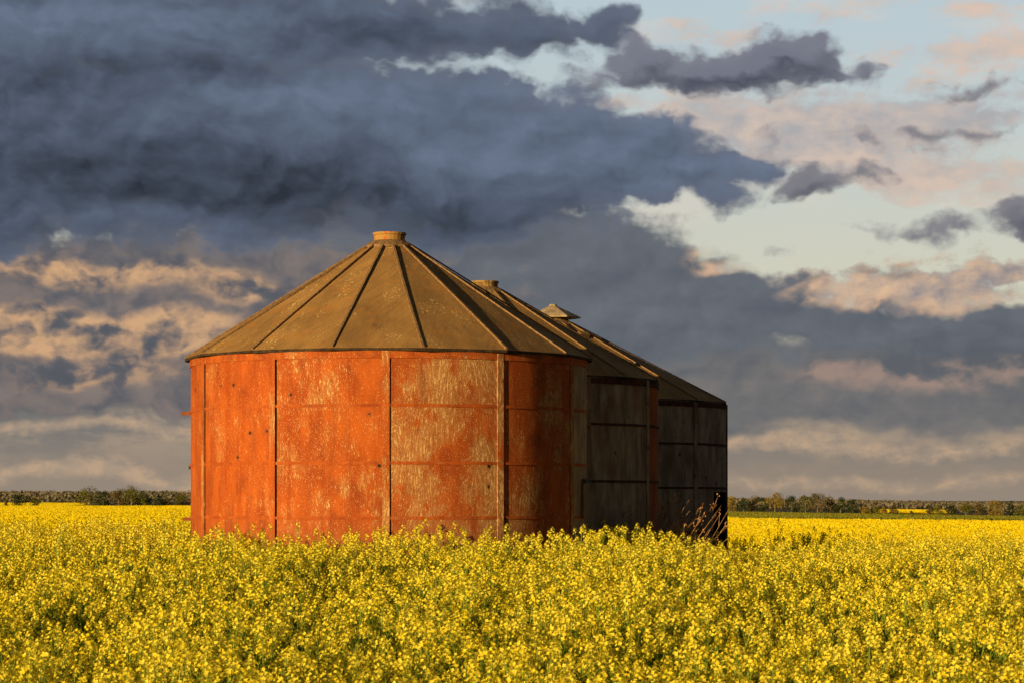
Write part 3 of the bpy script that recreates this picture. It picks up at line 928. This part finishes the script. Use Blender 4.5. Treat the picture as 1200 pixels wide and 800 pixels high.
# thin pink lit cloud, right
def veilcloud(col, lst, lo, hi, dark, light, amt):
    d = blobs(Wedge, lst)
    d = t.math('MULTIPLY_ADD', c5(fb), .8, d); d = t.math('MULTIPLY_ADD', c5(fine), .9, d); d = t.math('MULTIPLY_ADD', c5(fbs), 1.3, d); d = t.math('MULTIPLY_ADD', L0, .2, d)
    f = t.math('MULTIPLY_ADD', relief, .6, t.math('MULTIPLY_ADD', c5(fine), 1.1, t.math('MULTIPLY_ADD', c5(fbs), 1.6, .5)))
    return t.mix(t.step(d, lo, hi, 0, amt), col, t.mix(t.step(f, .05, .95, lin=True), dark, light))
col = veilcloud(col, [(960, 160, 280, 60), (1130, 150, 190, 50), (1090, 212, 200, 30), (860, 150, 160, 44), (700, 120, 80, 20), (780, 135, 110, 26)], -.05, .55, C(166, 161, 165), C(212, 188, 172), .8)
col = veilcloud(col, [(930, 28, 60, 14), (835, 58, 80, 24), (1160, 74, 120, 24), (1040, 76, 100, 18), (1130, 20, 120, 12)], -.05, .5, C(186, 180, 178), C(222, 192, 172), .8)
col = veilcloud(col, [(1080, 345, 260, 44), (1180, 330, 150, 40), (960, 335, 130, 26), (1150, 300, 160, 14)], .0, .4, C(140, 134, 138), C(222, 186, 152), .95)

def layer(col, lst, warp, dark, light, lumpamp=.5, soft=(-.05, .28), warm=None, bias=0.0, streak=.0, rel=.8, fb_amp=.7, edge=None, fineamp=.34, fsh=.35, fbsh=.8, vol=0, span=(.0, 1.0)):
    d = blobs(warp, lst)
    d = t.math('MULTIPLY_ADD', L0, lumpamp, d)
    d = t.math('MULTIPLY_ADD', c5(fb), fb_amp, d)
    d = t.math('MULTIPLY_ADD', c5(fine), fineamp, d)
    a = t.step(d, soft[0], soft[1])
    if vol:                       # lit from above: thinner cloud overhead, brighter cloud
        up = t.math('SUBTRACT', blobs(warp, lst), blobs(t.vec('ADD', warp, (-.05, .12, 0)), lst))
        bias = t.math('MULTIPLY_ADD', up, vol, bias)
    f = t.math('MULTIPLY_ADD', relief, rel, t.math('MULTIPLY_ADD', c5(fine), fsh, .45))
    f = t.math('MULTIPLY_ADD', c5(fb), fbsh, f)
    if streak: f = t.math('MULTIPLY_ADD', c5(fbs), streak, f)
    f = t.math('ADD', f, bias)
    c = t.mix(t.step(f, span[0], span[1], lin=True), dark, light)
    if edge: c = t.mix(t.step(d, soft[0]+.05, soft[1]+.35, edge[1], 0), c, edge[0])
    if warm is not None:
        wc, wm = warm
        g = t.math('MULTIPLY_ADD', relief, .9, t.math('MULTIPLY_ADD', c5(fine), .9, t.math('MULTIPLY_ADD', c5(fb), 1.2, .54)))
        c = t.mix(t.math('MULTIPLY', t.step(g, .05, .95), wm), c, wc)
    return t.mix(a, col, c)

# low brownish grey decks
col = layer(col, [(1000, 455, 460, 56), (1200, 470, 320, 48), (760, 450, 300, 56)], Wsoft, C(94, 98, 104), C(126, 121, 118), .15, (-.12, .30), streak=1.4, rel=.5,
            warm=(C(176, 146, 130), t.step(blobs(Wsoft, [(990, 448, 70, 14), (1090, 452, 110, 18), (1180, 440, 60, 16)]), -.1, .15, 0, .6)))
# middle grey bank, right half
wm = t.step(blobs(Wsoft, [(1010, 345, 80, 20), (1090, 355, 130, 18), (860, 300, 60, 22), (1190, 335, 90, 26)]), -.06, .16, 0, .9)
col = layer(col, [(480, 340, 460, 110), (780, 365, 280, 70), (960, 388, 260, 46), (1160, 402, 260, 40), (690, 300, 120, 40), (850, 308, 70, 26), (1000, 322, 100, 16)], Wedge,
            C(86, 92, 102), C(112, 117, 124), .34, (-.08, .36), (C(218, 180, 148), wm), streak=.8, fsh=.15, fbsh=.5, rel=.4, fineamp=.2)
# left: grey base and warm lit cumulus
wl = t.step(blobs(Wedge, [(40, 395, 150, 30), (160, 400, 150, 26), (60, 322, 110, 18), (190, 322, 100, 18), (285, 338, 60, 20), (120, 440, 90, 16), (230, 385, 60, 20)]), -.12, .2, .12, .85)
col = layer(col, [(100, 380, 460, 110), (330, 390, 300, 100), (40, 462, 460, 30), (260, 466, 320, 26), (180, 310, 400, 50)], Wedge,
            C(84, 87, 95), C(116, 114, 118), .3, (-.05, .3), (C(220, 174, 128), wl), streak=.6, fsh=.2, fbsh=.5, rel=.5)
# the great dark bank
blue = t.step(blobs(Wsoft, [(670, 165, 250, 90), (500, 110, 170, 50), (110, 45, 280, 40), (860, 195, 90, 50), (330, 130, 130, 26)]), -.35, .5, 0, .5)
low = t.step(blobs(Wsoft, [(30, 108, 260, 18), (250, 95, 200, 14), (200, 215, 420, 34), (60, 190, 200, 26), (450, 250, 240, 30), (420, 40, 110, 20)]), -.25, .3, 0, -.34)
col = layer(col, [(100, 40, 640, 80), (250, 170, 560, 110), (560, 195, 230, 95), (430, 40, 190, 60), (700, 185, 150, 72), (800, 198, 120, 44), (880, 205, 44, 38),
                  (610, 45, 130, 36), (690, 38, 70, 30), (-200, 180, 400, 170), (640, 125, 60, 40), (200, 256, 460, 40), (520, 262, 200, 34),
                  (840, 232, 90, 20), (560, 110, 90, 40)], Wedge, C(46, 52, 62), C(104, 117, 139), .46, (-.09, .26), bias=t.math('ADD', t.math('ADD', blue, low), -.06), streak=.8, rel=.55, fsh=.26, fbsh=.75, fb_amp=.5, fineamp=.16, vol=.8, span=(-.55, 1.35),
            edge=(C(128, 132, 144), .35))
# lone slate clouds
col = layer(col, [(850, 90, 190, 34), (760, 84, 90, 34), (915, 76, 84, 34), (700, 92, 44, 20), (985, 98, 76, 20)], Wedge, C(66, 72, 88), C(116, 120, 134), .42, (-.08, .26), edge=(C(140, 140, 150), .5), rel=.7, fb_amp=.3, fineamp=.15, fsh=.15, vol=3.2)
col = layer(col, [(940, 225, 54, 24), (985, 215, 34, 12), (1100, 168, 110, 9), (1010, 178, 70, 8), (1180, 172, 60, 9), (1060, 188, 90, 7), (920, 292, 30, 13), (1085, 268, 85, 16), (1185, 255, 56, 32), (1030, 208, 60, 9), (1160, 114, 70, 11), (1120, 122, 40, 9)], Wedge,
            C(84, 88, 101), C(122, 122, 130), .30, (-.06, .24), edge=(C(150, 146, 150), .4), fb_amp=.32, fineamp=.18, fsh=.15, vol=3.0)
# unseen grey cover overhead and round about, added to hold down the sky fill
hi = t.math('ADD', t.step(elv, 6.5, 11.0, 0, 1), t.step(t.math('ABSOLUTE', azm), 8, 14, 0, 1), clamp=True)
cov = t.math('MULTIPLY', hi, t.step(fbw, .30, .42, .75, 1))
col = t.mix(cov, col, t.mix(t.step(fb, .35, .65), C(54, 58, 65), C(82, 85, 90)))

bg = t.new('ShaderNodeBackground'); bg.inputs['Strength'].default_value = SKY_STRENGTH
t.put(bg.inputs['Color'], col)
wo = t.new('ShaderNodeOutputWorld'); t.l.new(bg.outputs[0], wo.inputs[0])
world.cycles.sampling_method = 'MANUAL'
world.cycles.sample_map_resolution = 256

# ------------------------------------------------------------------ camera
cd = bpy.data.cameras.new('camera'); cam = bpy.data.objects.new('camera', cd); COL.objects.link(cam)
cam.location = (0, 0, EYE); cam.rotation_euler = (radians(90), 0, 0)
cd.sensor_width = 36; cd.sensor_fit = 'HORIZONTAL'; cd.lens = FPX*36/1200
cd.shift_y = 185/1200
cd.clip_start = .1; cd.clip_end = 30000
cd.dof.use_dof = True; cd.dof.focus_distance = 27.0; cd.dof.aperture_fstop = 9.0
scene.camera = cam

scene.view_settings.view_transform = 'Standard'; scene.view_settings.look = 'None'
scene.view_settings.exposure = EXPOSURE; scene.view_settings.gamma = 1
scene.view_settings.use_curve_mapping = False
scene.cycles.max_bounces = 6; scene.cycles.diffuse_bounces = 3; scene.cycles.transmission_bounces = 3
scene.cycles.use_denoising = True
scene.cycles.use_adaptive_sampling = True; scene.cycles.adaptive_threshold = .02; scene.cycles.adaptive_min_samples = 8
